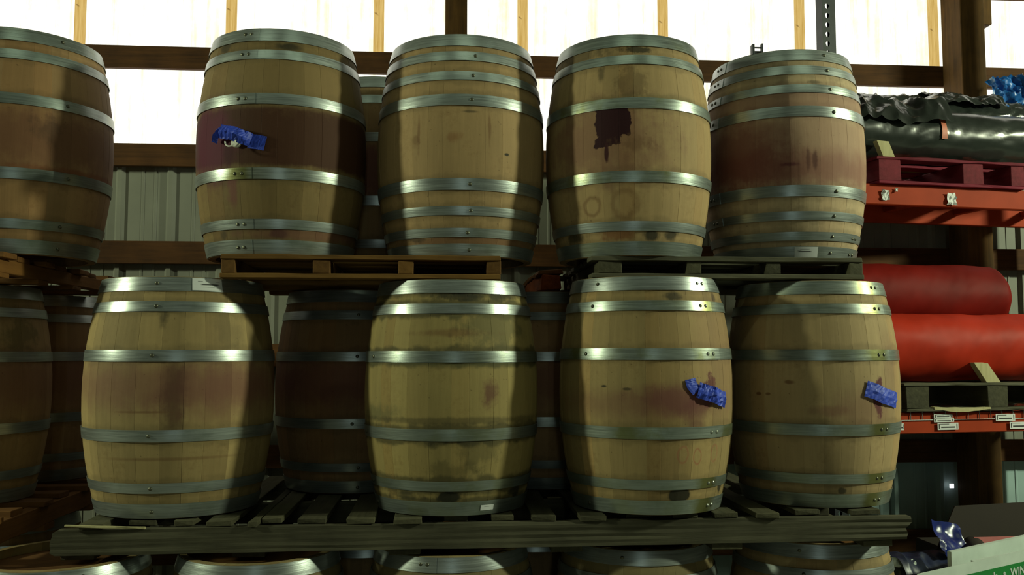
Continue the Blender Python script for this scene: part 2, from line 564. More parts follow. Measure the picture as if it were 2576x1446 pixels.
# ---- middle tier, front
b1 = barrel('squat oak barrel with paper label on its top hoop, leftmost of the front middle tier',
    -1.078, 3.82, 1.078, .916, H6, 11, 0.5,
    [S(0, .50, .75, .085, WINE2, .55, .7, .35), S(-4, .46, .035, .13, (0.05, 0.025, 0.016, 1), .6, .6, .5), S(30, .47, .25, .09, WINE2, .4, .8, .5),
     S(28, .71, .05, .06, (0.16, 0.12, 0.06, 1), .4, .6, 1.0), S(-12, .745, .018, .03, MOLD, .6, .6, .8), S(-22, .40, .09, .004, BROWN, .6, .5, .3),
     S(-5, .225, .22, .006, BROWN, .5, .6, .3)],
    nails=[-17.1, -17, -17.4, -16.7, -16.6, -17.7], group=G_MID, girth=1.035)
b2 = barrel('mould-blotched pale oak barrel with dark patches, second of the front middle tier',
    .038, 3.78, 1.078, .91, H6, 23, 0.3,
    [S(5, .84, .10, .016, MOLD, .85, .4, .6), S(38, .845, .05, .018, MOLD, .6, .4, .8), S(30, .73, .12, .07, (0.13, 0.115, 0.05, 1), .65, .5, 1.1),
     S(-5, .70, .14, .012, BROWN, .55, .7, .9), S(10, .585, .4, .018, (0.09, 0.085, 0.035, 1), .7, .6, .6), S(24.5, .468, .034, .048, WINE, .65, .45, .7),
     S(-2, .075, .055, .022, MOLD, .95, .3, .5), S(52, .075, .035, .022, MOLD, .9, .3, .5), S(-35, .075, .10, .014, MOLD, .5, .5, 1.0),
     S(8, .30, .10, .018, MOLD, .6, .5, 1.2), S(18, .24, .07, .05, (0.09, 0.075, 0.03, 1), .5, .5, 1.3), S(-2, .18, .09, .03, (0.10, 0.08, 0.03, 1), .5, .5, 1.2),
     S(-55, .385, .10, .03, (0.10, 0.10, 0.045, 1), .6, .6, .8), S(0, .365, .5, .012, MOLD, .5, .6, .6)],
    base=(0.35, 0.265, 0.10), nails=[-70, -70, -71, -60, None, None], hmat=['hoop_dull', 'hoop_dull', 'hoop_dull', 'hoop_dull', 'hoop', 'hoop'], group=G_MID, grime=0.75)
b3 = barrel('oak barrel with wine splash under crumpled blue tape, third of the front middle tier',
    .85, 3.73, 1.080, .922, H6, 31, 0.55,
    [S(22, .44, .16, .055, WINE2, .75, .5, .35), S(33, .405, .05, .075, WINE, .55, .6, .5), S(44, .47, .030, .062, WINE, .95, .18, .9), S(0, .42, .35, .05, WINE2, .4, .8, .4),
     S(23.6, .077, .05, .028, MOLD, .95, .15, .2), S(64, .10, .02, .03, MOLD, .9, .3, .5), S(21, .83, .032, .016, MOLD, .8, .5, .8), S(60, .83, .02, .02, MOLD, .8, .4, .6),
     S(35, .222, .018, .028, (0.35, 0.07, 0.05, 1), .45, .3, .2, ringw=.25), S(24, .228, .022, .03, (0.35, 0.08, 0.06, 1), .4, .3, .2, ringw=.25), S(50, .23, .02, .032, (0.35, 0.08, 0.06, 1), .35, .3, .2, ringw=.25),
     S(-26, .486, .012, .005, MOLD, .9, .4, .4), S(-11, .477, .014, .005, MOLD, .7, .4, .4), S(60, .62, .15, .25, (0.30, 0.15, 0.09, 1), .35, .7, .3)],
    rivets=[49.5, 46.5, 44.8, 42.8, 41.4, 41.9], rmat='rivet', nails=[-46, None, None, -40, -38, -36],
    hmat=['hoop_spot', 'hoop_spot', 'hoop_green', 'hoop_green', 'hoop_spot', 'hoop'], group=G_MID)
b4 = barrel('clean pale oak barrel with flat blue tape over a wine splash, rightmost in middle tier',
    1.608, 3.82, 1.082, .914, H6, 47, 0.35,
    [S(45.5, .445, .024, .075, WINE, .95, .18, .6), S(38, .40, .13, .08, WINE2, .4, .7, .4), S(60, .58, .05, .12, WINE2, .3, .7, .3),
     S(-13.8, .50, .02, .008, BROWN, .8, .5, .5), S(-35, .45, .012, .006, BROWN, .9, .4, .4), S(-28, .45, .012, .006, BROWN, .8, .4, .4),
     S(20, .07, .015, .012, MOLD, .8, .4, .6), S(10, .39, .06, .02, WINE2, .4, .6, .6)],
    base=(0.42, 0.30, 0.15), rivets=[48.4, 47.2, 47.3, 47, 49.8, 51.3], rmat='nail', hmat=['hoop_spot', 'hoop_spot', 'hoop_spot', 'hoop_spot', 'hoop_spot', 'hoop_spot'], group=G_MID)
# ---- middle tier, behind and left
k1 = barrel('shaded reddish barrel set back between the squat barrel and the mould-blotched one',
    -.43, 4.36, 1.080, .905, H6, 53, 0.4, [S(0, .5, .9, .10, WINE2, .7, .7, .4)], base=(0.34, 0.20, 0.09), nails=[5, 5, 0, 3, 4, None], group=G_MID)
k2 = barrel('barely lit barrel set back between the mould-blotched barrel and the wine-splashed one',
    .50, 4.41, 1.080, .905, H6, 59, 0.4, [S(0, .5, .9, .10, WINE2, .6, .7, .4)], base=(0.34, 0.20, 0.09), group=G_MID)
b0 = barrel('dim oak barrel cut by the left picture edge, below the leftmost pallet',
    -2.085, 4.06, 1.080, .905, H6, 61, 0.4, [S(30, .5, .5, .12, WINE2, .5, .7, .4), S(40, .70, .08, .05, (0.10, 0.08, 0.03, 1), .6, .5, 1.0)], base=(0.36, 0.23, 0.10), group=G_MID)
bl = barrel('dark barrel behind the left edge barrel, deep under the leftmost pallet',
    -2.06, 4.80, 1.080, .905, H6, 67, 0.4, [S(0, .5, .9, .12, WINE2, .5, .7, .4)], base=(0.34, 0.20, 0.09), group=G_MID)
# ---- upper tier
t1 = barrel('reddish oak barrel in the upper tier cut by the left picture edge',
    -1.81, 3.95, 2.094, .915, H6, 71, 0.3,
    [S(20, .46, .6, .12, (0.15, 0.06, 0.035, 1), .75, .6, .4), S(15, .50, .05, .05, (0.06, 0.035, 0.02, 1), .5, .6, 1.0), S(40, .34, .25, .012, (0.20, 0.05, 0.02, 1), .5, .7, .5)],
    base=(0.36, 0.22, 0.10), nails=[27, 26, 28, 26, None, 25], hmat='hoop_dull', group=G_TOP)
t2 = barrel('wine-dark oak barrel with lifted blue tape and white bung ring, upper tier',
    -.690, 3.855, 2.088, .91, H6, 83, 0.4,
    [S(0, .462, 1.2, .118, (0.055, 0.017, 0.008, 1), .94, .12, .10), S(-55, .45, .13, .16, (0.10, 0.012, 0.035, 1), .85, .5, .4), S(-36, .395, .022, .05, (0.05, 0.008, 0.012, 1), .8, .5, .4),
     S(2, .832, .05, .016, MOLD, .85, .4, .5), S(-48, .84, .03, .022, MOLD, .7, .4, .7), S(-2, .08, .035, .018, MOLD, .8, .5, .6), S(20, .08, .30, .02, WINE2, .5, .5, .5), S(-45, .075, .02, .02, MOLD, .6, .5, .6),
     S(-33, .26, .02, .06, WINE2, .7, .6, .7), S(10, .70, .4, .1, (0.30, 0.20, 0.085, 1), .4, .6, .5)],
    base=(0.215, 0.145, 0.058), rivets=[-32.5, -30.8, -30.9, -29.7, -30.3, -30.2], group=G_TOP, girth=.98, hmat=['hoop', 'hoop', 'hoop_lap', 'hoop', 'hoop', 'hoop'])
t3 = barrel('oak barrel with eight shiny hoops, centre of the upper tier',
    .0755, 3.875, 2.088, .912, H8, 97, 0.25,
    [S(-3.8, .468, .025, .02, (0.22, 0.08, 0.03, 1), .5, .6, .9), S(30.7, .412, .012, .007, MOLD, .95, .3, .5), S(-28, .49, .006, .07, BROWN, .6, .5, .6), S(18.4, .51, .006, .06, BROWN, .6, .5, .6),
     S(10, .06, .4, .016, (0.16, 0.06, 0.03, 1), .6, .4, .4), S(-36, .075, .06, .018, MOLD, .6, .5, .7), S(6, .575, .03, .005, MOLD, .6, .6, .5), S(-30, .46, .02, .02, BROWN, .5, .5, 1.0)],
    base=(0.41, 0.27, 0.125), nails=[6.3, 4.8, 6.6, 5.8, 6.8, 7.9, 9.9, None], group=G_TOP, girth=1.008)
t4 = barrel('oak barrel with large dark wine spill and drips on its belly, upper tier',
    .807, 3.835, 2.092, .915, H6, 101, 0.25,
    [S(-18, .47, .26, .15, WINE2, .55, .6, .6), S(-10, .548, .068, .070, (0.028, 0.004, 0.007, 1), 1.0, .04, .22, box=True), S(-12, .485, .054, .045, (0.028, 0.004, 0.007, 1), 1.0, .06, .5, box=True), S(-13.5, .41, .008, .035, (0.04, 0.006, 0.010, 1), .95, .3, .4),
     S(5, .44, .06, .03, (0.17, 0.09, 0.04, 1), .55, .6, 1.2), S(-25, .20, .035, .035, BROWN, .55, .3, .3, ringw=.4), S(-2, .205, .05, .05, BROWN, .4, .3, .3, ringw=.4),
     S(17, .083, .032, .022, MOLD, .9, .4, .5), S(33, .085, .03, .022, MOLD, .85, .4, .5), S(-9, .084, .07, .02, (0.18, 0.06, 0.02, 1), .7, .5, .8), S(-45, .08, .05, .025, MOLD, .8, .5, .6),
     S(5, .84, .07, .014, MOLD, .85, .4, .8), S(-35, .84, .12, .03, (0.08, 0.06, 0.03, 1), .7, .5, .8), S(2, .69, .06, .05, (0.14, 0.09, 0.04, 1), .55, .5, 1.2), S(-18, .74, .015, .035, MOLD, .6, .5, .6),
     S(20, .62, .5, .02, (0.14, 0.13, 0.05, 1), .4, .6, .5)],
    base=(0.41, 0.28, 0.13), hmat=['hoop_dull', 'hoop', 'hoop_green', 'hoop_green', 'hoop_dull', 'hoop_dull'], group=G_TOP)
t5 = barrel('pink-stained oak barrel with paper label at its foot, right end of the upper tier',
    1.552, 3.955, 2.10, .905, H8, 113, 0.25,
    [S(0, .46, .9, .155, (0.36, 0.19, 0.14, 1), .55, .25, .25), S(0, .385, .7, .07, (0.20, 0.055, 0.045, 1), .6, .7, .4), S(-32, .45, .22, .15, (0.15, 0.035, 0.03, 1), .7, .6, .4), S(21.7, .415, .010, .04, (0.07, 0.02, 0.018, 1), .7, .5, .5), S(17, .415, .008, .045, (0.07, 0.02, 0.018, 1), .6, .5, .5),
     S(5, .395, .03, .008, WINE, .7, .5, .6), S(20, .68, .5, .06, (0.30, 0.14, 0.11, 1), .55, .4, .4), S(25, .755, .03, .008, MOLD, .5, .5, .6)],
    base=(0.50, 0.37, 0.22), rivets=[-300, -300, -60, -60, -60, -60, -60, -60], nails=[37.4, 37.5, 37.1, 37.7, 37.3, 36.6, 36.3, 36.3], group=G_TOP)
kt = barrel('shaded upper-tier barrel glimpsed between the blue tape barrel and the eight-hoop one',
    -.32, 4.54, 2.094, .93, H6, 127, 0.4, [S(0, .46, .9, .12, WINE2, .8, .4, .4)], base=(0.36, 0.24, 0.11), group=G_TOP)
# ---- lowest tier
r1a = barrel('lowest-tier barrel at the left corner whose wide shiny top hoop shows one dark nail',
    -1.45, 3.63, .022, .91, H6, 131, 0.4, [], base=(0.34, 0.25, 0.11), nails=[None] * 5 + [12], group=G_LOW)
r1b = barrel('lowest-tier barrel below the squat barrel, second hoop from the left corner',
    -.72, 3.68, .022, .91, H6, 137, 0.4, [S(0, .84, 1.5, .03, (0.16, 0.13, 0.06, 1), .7, .4, .6)], base=(0.32, 0.24, 0.11), group=G_LOW)
r1c = barrel('lowest-tier barrel below the mould-blotched barrel, with two rivets on its top hoop',
    .04, 3.75, .022, .91, H6, 139, 0.4, [S(0, .84, 1.5, .03, (0.16, 0.13, 0.06, 1), .7, .4, .6)], base=(0.32, 0.24, 0.11), rivets=[-22] * 6, group=G_LOW)
r1d = barrel('lowest-tier barrel below the wine-splashed tape barrel',
    .82, 3.80, .022, .91, H6, 149, 0.6, [S(0, .84, 1.5, .03, (0.16, 0.13, 0.06, 1), .6, .4, .8)], base=(0.32, 0.24, 0.11), nails=[None] * 5 + [-10], group=G_LOW)
r1e = barrel('lowest-tier barrel at the right end of the row, two hoops in view',
    1.60, 3.85, .022, .91, H6, 151, 0.5, [], base=(0.36, 0.26, 0.125), nails=[None] * 4 + [-5, -8], group=G_LOW)
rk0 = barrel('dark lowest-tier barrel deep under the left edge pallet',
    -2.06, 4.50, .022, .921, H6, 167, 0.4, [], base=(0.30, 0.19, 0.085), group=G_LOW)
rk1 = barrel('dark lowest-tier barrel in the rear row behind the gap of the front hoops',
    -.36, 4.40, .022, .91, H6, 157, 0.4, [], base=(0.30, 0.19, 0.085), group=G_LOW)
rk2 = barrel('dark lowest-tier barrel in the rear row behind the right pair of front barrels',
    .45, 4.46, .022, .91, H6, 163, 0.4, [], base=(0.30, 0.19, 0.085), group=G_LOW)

# ---- tape, bungs and paper labels
def part(name, me, root, mat, label=None):
    o = link(name, me, root, mat)
    if label: o['label'] = label
    return o
part('tape', ribbon([(-21.5, .437, .003), (-15, .432, .002), (-10.8, .426, .002)], .0285, 2, .003), t2, M['tape'], 'flat end of blue masking tape')
part('tape', ribbon([(-39.5, .480, .03), (-35, .470, .045), (-29, .462, .058), (-24, .448, .045), (-19.5, .440, .004)], .027, 5, .016), t2, M['tape'], 'puffed fold of blue masking tape')
part('tape', ribbon([(-39, .486, .035), (-41.5, .462, .045), (-44, .438, .032)], .013, 7, .006), t2, M['tape'], 'curled loose end of blue tape')
part('tape', ribbon([(28.2, .515, .002), (29.0, .492, .003), (32.5, .468, .004)], .022, 11, .004), b3, M['tape'], 'bent end of blue masking tape')
part('tape', ribbon([(33, .474, .004), (39, .462, .018), (45, .452, .026), (52, .438, .012), (58, .430, .004)], .030, 13, .016), b3, M['tape'], 'crumpled blue masking tape over the bung')
part('tape', ribbon([(34.6, .476, .002), (42, .462, .008), (48, .446, .012), (55, .436, .006), (64, .424, .003)], .032, 17, .006), b4, M['tape'], 'flat strip of blue masking tape')

def torus(r, t, a0, a1, n=20, m=8):
    V, F = [], []
    for i in range(n + 1):
        a = a0 + (a1 - a0) * i / n
        for j in range(m):
            b = 2 * PI * j / m
            V.append(((r + t * math.cos(b)) * math.cos(a), t * math.sin(b), (r + t * math.cos(b)) * math.sin(a)))
    for i in range(n):
        for j in range(m):
            k, l_ = i * m + j, i * m + (j + 1) % m
            F.append((k, l_, l_ + m, k + m))
    F.append(tuple(range(m))); F.append(tuple(n * m + j for j in range(m)))
    return mesh('ring', V, F, True, 60)
def bung(root, az, z, ring=True, r=.019):
    V, F = [], []
    n = 18
    for rr, d in ((r, 0.004), (r, -0.012), (r * .8, -0.016)):
        for i in range(n):
            a = 2 * PI * i / n
            V.append((rr * math.cos(a), d, rr * math.sin(a)))
    for k in range(2):
        for i in range(n):
            a, b = k * n + i, k * n + (i + 1) % n
            F.append((a, b, b + n, a + n))
    F.append(tuple(range(n))); F.append(tuple(2 * n + i for i in range(n)))
    o = part('bung', mesh('bung', V, F, True, 40), root, M['ring'], 'white bung')
    o.location = surf(az, z, 0.002); o.rotation_euler = (0, 0, R(az))
    if ring:
        q = link('ring_pull', torus(.023, .0032, PI * 1.02, PI * 2.02), o, M['ring'])
        q.location = (0, -0.046, -0.002); q.rotation_euler = (R(-12), 0, 0)
    return o
bung(t2, -29.5, .432)

def paper(root, az0, az1, z0, z1, bars, lift=0.0075):
    o = link('paper_label', patch(az0, az1, z0, z1, lift), root)
    o.data.materials.append(stave_mat('printed paper', root, 0, bars, paper=True))
    o['label'] = 'white printed paper label'
    return o
INK = (0.035, 0.035, 0.035, 1)
paper(b1, 5.2, 25.5, .858, .905, [S(17, .8815, .036, .0022, INK, .95, .2, 0, box=True), S(10.5, .893, .010, .0014, INK, .7, .2, 0, box=True), S(15.5, .8705, .028, .0010, INK, .5, .2, 0, box=True), S(22.5, .892, .008, .0008, INK, .5, .2, 0, box=True)])
paper(t5, 7.8, 25.8, .003, .047, [S(15.5, .0275, .030, .0024, INK, .95, .2, 0, box=True), S(15.5, .0375, .022, .0012, INK, .55, .2, 0, box=True), S(11.5, .0330, .009, .0012, INK, .7, .2, 0, box=True)])
paper(b2, 21.2, 31.5, .019, .040, [S(26, .033, .012, .0012, INK, .5, .3, 0, box=True)])

# small steel bracket standing on the rim of the pink barrel
br = empty('steel_bracket', (1.368, 3.742, 3.003), 0)
setp(br, 'small dark steel bracket with two prongs on top of the pink-stained barrel', 'bracket')
box('plate', (-.024, -.003, .0), (.024, .003, .018), M['dark_metal'], br, .001)
box('prong', (-.026, -.014, .0), (-.016, .014, .045), M['dark_metal'], br, .001)
box('prong', (.017, -.010, .0), (.023, .010, .050), M['dark_metal'], br, .001)
box('crossbar', (-.018, -.003, .030), (.018, .003, .036), M['dark_metal'], br, .001)

# ------------------------------------------------------------------ pallets
def pallet(label, xs, Y0, Y1, z0, z1, X0, X1, mx, my, tops=6, bots=3, th=.019, bw=.095, seed=0, name='pallet'):
    """stringers run away from the aisle, boards run along it"""
    rr = random.Random(seed)
    root = empty(name, ((X0 + X1) / 2, (Y0 + Y1) / 2, z0))
    setp(root, label, 'pallet', 'pallets between the tiers')
    cx, cy, cz = root.location
    L = lambda p: (p[0] - cx, p[1] - cy, p[2] - cz)
    for a, b in xs:
        box('stringer', L((a, Y0 + .006, z0 + th)), L((b, Y1 - .006, z1 - th)), my, root, .003, .0015, rr.randrange(5))
    for n, za, zb in ((tops, z1 - th, z1), (bots, z0, z0 + th)):
        for i in range(n):
            y = Y0 + (Y1 - Y0 - bw) * i / (n - 1)
            j = rr.uniform(-.006, .006)
            box('deck_board', L((X0 + j, y, za)), L((X1 + j, y + bw, zb)), mx, root, .002, .0012, rr.randrange(4))
    return root

p1 = pallet('yellow-brown wooden pallet under the blue tape barrel and the eight-hoop barrel',
    [(-.86, -.808), (-.508, -.442), (-.175, -.117), (.173, .229)], 3.53, 4.62, 1.992, 2.085, -.86, .229, M['pal_x'], M['pal_y'], 7, 4, seed=3)
p2 = pallet('grey weathered pallet under the wine-spill barrel and the pink-stained barrel',
    [(.625, .72), (.99, 1.048), (1.321, 1.38), (1.672, 1.728)], 3.55, 4.60, 2.003, 2.092, .60, 1.730, M['grey_x'], M['grey_y'], 7, 4, seed=5)
p0 = empty('pallet', (-2.2, 3.9, 1.99)); setp(p0, 'brown pallet seen edge-on at the left picture edge under the reddish barrel', 'pallet', 'pallets between the tiers')
for xa in (-2.69, -2.22, -1.735):
    box('stringer', (xa + 2.2, -.39, .018), (xa + 2.25, .76, .072), M['dim_y'], p0, .003, .002, 1)
for i in range(7):
    y = -.40 + i * .178
    box('deck_board', (-.5, y, .072), (.545 - .03 * (i % 2), y + .10, .092), M['dim_x'], p0, .002, .002, i % 3)
for i in range(4):
    y = -.39 + i * .35
    box('deck_board', (-.5, y, .0), (.515, y + .10, .018), M['dim_x'], p0, .002, .001, i % 3)
pl = empty('pallet', (-2.2, 3.9, .955)); setp(pl, 'dim brown pallet at the left edge under the cut-off middle barrel', 'pallet', 'pallets between the tiers')
for xa in (-2.69, -2.22, -1.735):
    box('stringer', (xa + 2.2, -.39, .018), (xa + 2.25, 1.26, .100), M['dim_y'], pl, .003, .002, 2)
for i in range(8):
    y = -.40 + i * .225
    box('deck_board', (-.5, y, .100), (.535 - .03 * (i % 2), y + .10, .122), M['dim_x'], pl, .002, .002, i % 3)
for i in range(4):
    y = -.39 + i * .50
    box('deck_board', (-.5, y, -.010), (.515, y + .10, .018), M['dim_x'], pl, .002, .001, i % 3)

# long grey platform between lowest and middle tier
pf = empty('long_pallet', (.2, 4.05, .935))
setp(pf, 'long grey weathered timber platform carrying the whole front middle tier', 'pallet', 'pallets between the tiers')
def plank_mesh():
    """front plank, worn and splitting at its right end"""
    V, F = [], []
    n, rows = 60, 8
    X0, X1, z0, z1 = -1.43, 1.842, .962, 1.054
    rr = random.Random(4)
    split = [rr.uniform(-.012, .012) for _ in range(rows + 1)]
    for k, y in enumerate((3.462, 3.503)):
        for i in range(n + 1):
            q = i / n
            for j in range(rows + 1):
                t = j / rows
                x = X0 + (X1 - X0) * q
                if i == n: x += split[j] * 1.3
                if i == 0: x += split[j] * .4 + (.018 if j in (0, rows) else 0)
                z = z0 + (z1 - z0) * t + mnoise.noise(Vector((x * 3, t * 2, 1))) * .004
                z += .008 * (q - .5)
                wear = .004 * mnoise.noise(Vector((x * 1.3, t * 9, 3)))
                if q > .86: wear += (.004 if j % 2 else -.003) * (q - .86) / .14
                V.append((x - .2, y - 4.05 - (wear if k == 0 else 0), z - .935))
    W = rows + 1
    o = (n + 1) * W
    for i in range(n):
        for j in range(rows):
            a = i * W + j
            F.append((a, a + 1, a + W + 1, a + W)); F.append((o + a, o + a + 1, o + a + W + 1, o + a + W))
        for j in (0, rows):
            a = i * W + j
            F.append((a, a + W, o + a + W, o + a))
    for i in (0, n):
        for j in range(rows):
            a = i * W + j
            F.append((a, a + 1, o + a + 1, o + a))
    return mesh('plank', V, F, False)
link('stringer', plank_mesh(), pf, M['grey_x'])
for y in (4.0, 4.62):
    box('stringer', (-1.6, y - 4.05, .03), (1.55, y - 4.01, .118), M['grey_x'], pf, .003, .002, 1)
DECK = [(-1.33, -1.24), (-1.17, -1.07), (-1.0, -.93), (-.877, -.783), (-.718, -.686), (-.681, -.606), (-.543, -.44), (-.359, -.255), (-.181, -.075), (.01, .10), (.19, .277), (.346, .437), (.53, .63),
        (.72, .82), (.90, 1.0), (1.06, 1.155), (1.223, 1.311), (1.40, 1.50), (1.62, 1.74)]
for i, (a, b) in enumerate(DECK):
    y0 = 3.452 + .02 * ((i * 7) % 4)
    dz = .002 * (.5 * (a + b) - .2)
    box('deck_board', (a - .2, y0 - 4.05, .121 + dz), (b - .2, .66, .141 + dz), M['grey_y'], pf, .002, .002, i % 5)
for i, a in enumerate((-1.40, -.78, -.2, .42, 1.05, 1.66)):
    box('bottom_board', (a - .2, -.575, .004), (a - .08, .66, .027), M['grey_y'], pf, .002, .002, i % 5)
# splinter of pale wood lying on the plank
sp = box('wood_strip', (-.14, -.006, -.004), (.14, .006, .004), M['pale_wood'], None, .001, .001, 1)
sp.location = (-1.235, 3.455, 1.062); sp.rotation_euler = (0, R(3), R(4))
setp(sp, 'thin pale wood splinter lying on the left end of the grey platform', 'wood strip')

# broken orange-brown timber end behind the grey pallet
bt = empty('timber_offcut', (.53, 4.87, 1.99))
setp(bt, 'broken orange-brown timber end seen in the gap left of the grey pallet', 'timber')
bo = link('beam', box_mesh(.10, 1.0, .075, .004, .008, 9, 'bt'), bt, wood('orange timber', lin('6a3212'), lin('b0602a'), 'Y'))
bo.location = (0, 0, .06)
box('board', (-.06, -.5, .10), (.06, .45, .122), M['dim_y'], bt, .003, .006, 3)
bt.rotation_euler = (0, 0, R(0))

# ------------------------------------------------------------------ the barn shell
WY = 5.61
wall = empty('wall_back', (0, WY, 0)); setp(wall, 'back wall of corrugated sheet under a glowing translucent band', None, None, 'structure')
def rib_mesh(width, z0, z1, th=.0015):
    xs = [(0, 0)]
    n = round(width / .3048)
    prof_ = []
    for k in range(n):
        b = k * .3048
        prof_ += [(b, 0), (b + .085, 0), (b + .089, -.004), (b + .101, -.004), (b + .105, 0), (b + .16, 0), (b + .164, -.004), (b + .176, -.004), (b + .18, 0), (b + .235, 0), (b + .252, -.024), (b + .276, -.024), (b + .293, 0)]
    prof_.append((width, 0))
    V, F = [], []
    for dy in (0, th):
        for z in (z0, z1):
            for x, y in prof_: V.append((x, y + dy, z))
    m = len(prof_)
    for i in range(m - 1):
        F.append((i, i + 1, m + i + 1, m + i))
        F.append((2 * m + i, 2 * m + i + 1, 3 * m + i + 1, 3 * m + i))
        F.append((i, i + 1, 2 * m + i + 1, 2 * m + i)); F.append((m + i, m + i + 1, 3 * m + i + 1, 3 * m + i))
    F.append((0, m, 3 * m, 2 * m)); F.append((m - 1, 2 * m - 1, 4 * m - 1, 3 * m - 1))
    return mesh('panel', V, F, False)
PW = .9144
X0 = -2.244
def translucent():
    s = NT('translucent sheet'); s.t.nodes.remove(s.b)
    tc = s.n('ShaderNodeTexCoord'); oi = s.n('ShaderNodeObjectInfo')
    x, y, z = s.sep(tc.outputs['Object'])
    off = s.math('MULTIPLY', oi.outputs['Random'], 50)
    n1 = s.noise(s.comb(s.math('MULTIPLY_ADD', x, 26, off), 0.0, s.math('MULTIPLY', z, 0.7)), 1.0, 4, 0.6)
    n2 = s.noise(s.comb(s.math('MULTIPLY_ADD', x, 7, off), 0.0, s.math('MULTIPLY', z, 4)), 1.0, 5, 0.7)
    f = s.math('ADD', s.math('MULTIPLY', n1, .6), s.math('MULTIPLY', n2, .4))
    c = s.ramp(f, [(0.30, (.60, .55, .31, 1)), (0.41, (.64, .63, .50, 1)), (0.60, (1.1, 1.08, .94, 1))])
    # insect specks
    sp = s.noise(tc.outputs['Object'], 30, 2)
    c = s.mix(s.mapr(sp, .77, .80, 0, .5), c, (.75, .66, .3, 1))
    e = s.n('ShaderNodeEmission'); s.l(c, e.inputs[0]); e.inputs[1].default_value = 1.65
    s.l(e.outputs[0], s.out.inputs[0]); return s.m
M['trans'] = translucent()
M['seam'] = None
def seam():
    s = NT('doubled translucent seam'); s.t.nodes.remove(s.b)
    tc = s.n('ShaderNodeTexCoord'); oi = s.n('ShaderNodeObjectInfo')
    x, y, z = s.sep(tc.outputs['Object'])
    g = s.noise(s.comb(s.math('MULTIPLY_ADD', x, 90, s.math('MULTIPLY', oi.outputs['Random'], 50)), 0.0, s.math('MULTIPLY', z, 5)), 1.0, 5, .6)
    c = s.ramp(g, [(.3, (.52, .32, .07, 1)), (.7, (.80, .57, .20, 1))])
    k = s.noise(tc.outputs['Object'], 26, 2)
    c = s.mix(s.mapr(k, .72, .78, 0, .7), c, (.2, .11, .03, 1))
    e = s.n('ShaderNodeEmission'); s.l(c, e.inputs[0]); e.inputs[1].default_value = 1.0
    s.l(e.outputs[0], s.out.inputs[0]); return s.m
M['seam'] = seam()
ZT = 2.96
tm = rib_mesh(PW, ZT, 4.75); tm.materials.append(M['trans'])
mm = rib_mesh(PW, 1.12, ZT); mm.materials.append(M['metal_wall'])
ml = rib_mesh(PW, 0.0, 1.13); ml.materials.append(M['metal_daylit'])
md = rib_mesh(PW, 0.0, 1.13); md.materials.append(M['metal_wall'])
for k in range(-3, 9):
    x = X0 + PW * k
    if k >= -3:
        o = link('translucent_panel', tm, wall); o.location = (x, 0, 0)
        o = link('metal_panel', mm, wall); o.location = (x, 0, 0)
        o = link('metal_panel', ml if k > 3 else md, wall); o.location = (x, .004, 0)
SEAM = box_mesh(.066, .012, 1.16, 0, 0, 0, 'seam'); SEAM.materials.append(M['seam'])
for k in range(-1, 7):
    o = link('seam_strip', SEAM, wall); o.location = (X0 + PW * k, -.032, 3.585 + .58)
GZ = [3.447 + .6096, 3.447, 3.447 - .6096, 3.447 - 1.2192 + .012, 3.447 - 1.8288, 3.447 - 2.4384, .45]
for z in GZ:
    box('girt', (-5.0, -.078, z), (6.1, -.038, z + .138), M['girt'], wall, .003)
for xa, xb, yd in ((.004, .14, .19), (3.27, 3.43, .29), (-4.2, -4.05, .2)):
    box('post', (xa, -yd - .01, 0), (xb, -.079, 4.75), M['post'], wall, .004)
box('block', (3.43, -.27, 3.80), (3.50, -.12, 4.7), M['post'], wall, .004)
# a gap in the sheet by the post lets a spot of daylight in
hole = box('daylight_gap', (3.245, -.036, .838), (3.272, -.030, .866), emit('daylight', (1, 1, 1, 1), 1.5), wall, 0)

fl = box('floor', (-8.2, -4.6, -.12), (9.2, 5.8, 0.0), M['concrete'], None, 0); setp(fl, 'grey concrete floor of the barn', None, None, 'structure')
ce = box('ceiling', (-8.2, -4.6, 4.78), (9.2, 5.8, 4.9), M['roof'], None, 0); setp(ce, 'dark board ceiling of the barn', None, None, 'structure')
for nm, lo, hi in (('wall_left', (-8.2, -4.6, 0), (-8.05, 5.8, 4.78)), ('wall_right', (9.05, -4.6, 0), (9.2, 5.8, 4.78)), ('wall_front', (-8.05, -4.6, 0), (9.05, -4.48, 4.78))):
    o = box(nm, lo, hi, M['hall'], None, 0); setp(o, 'dark boarded barn wall', None, None, 'structure')

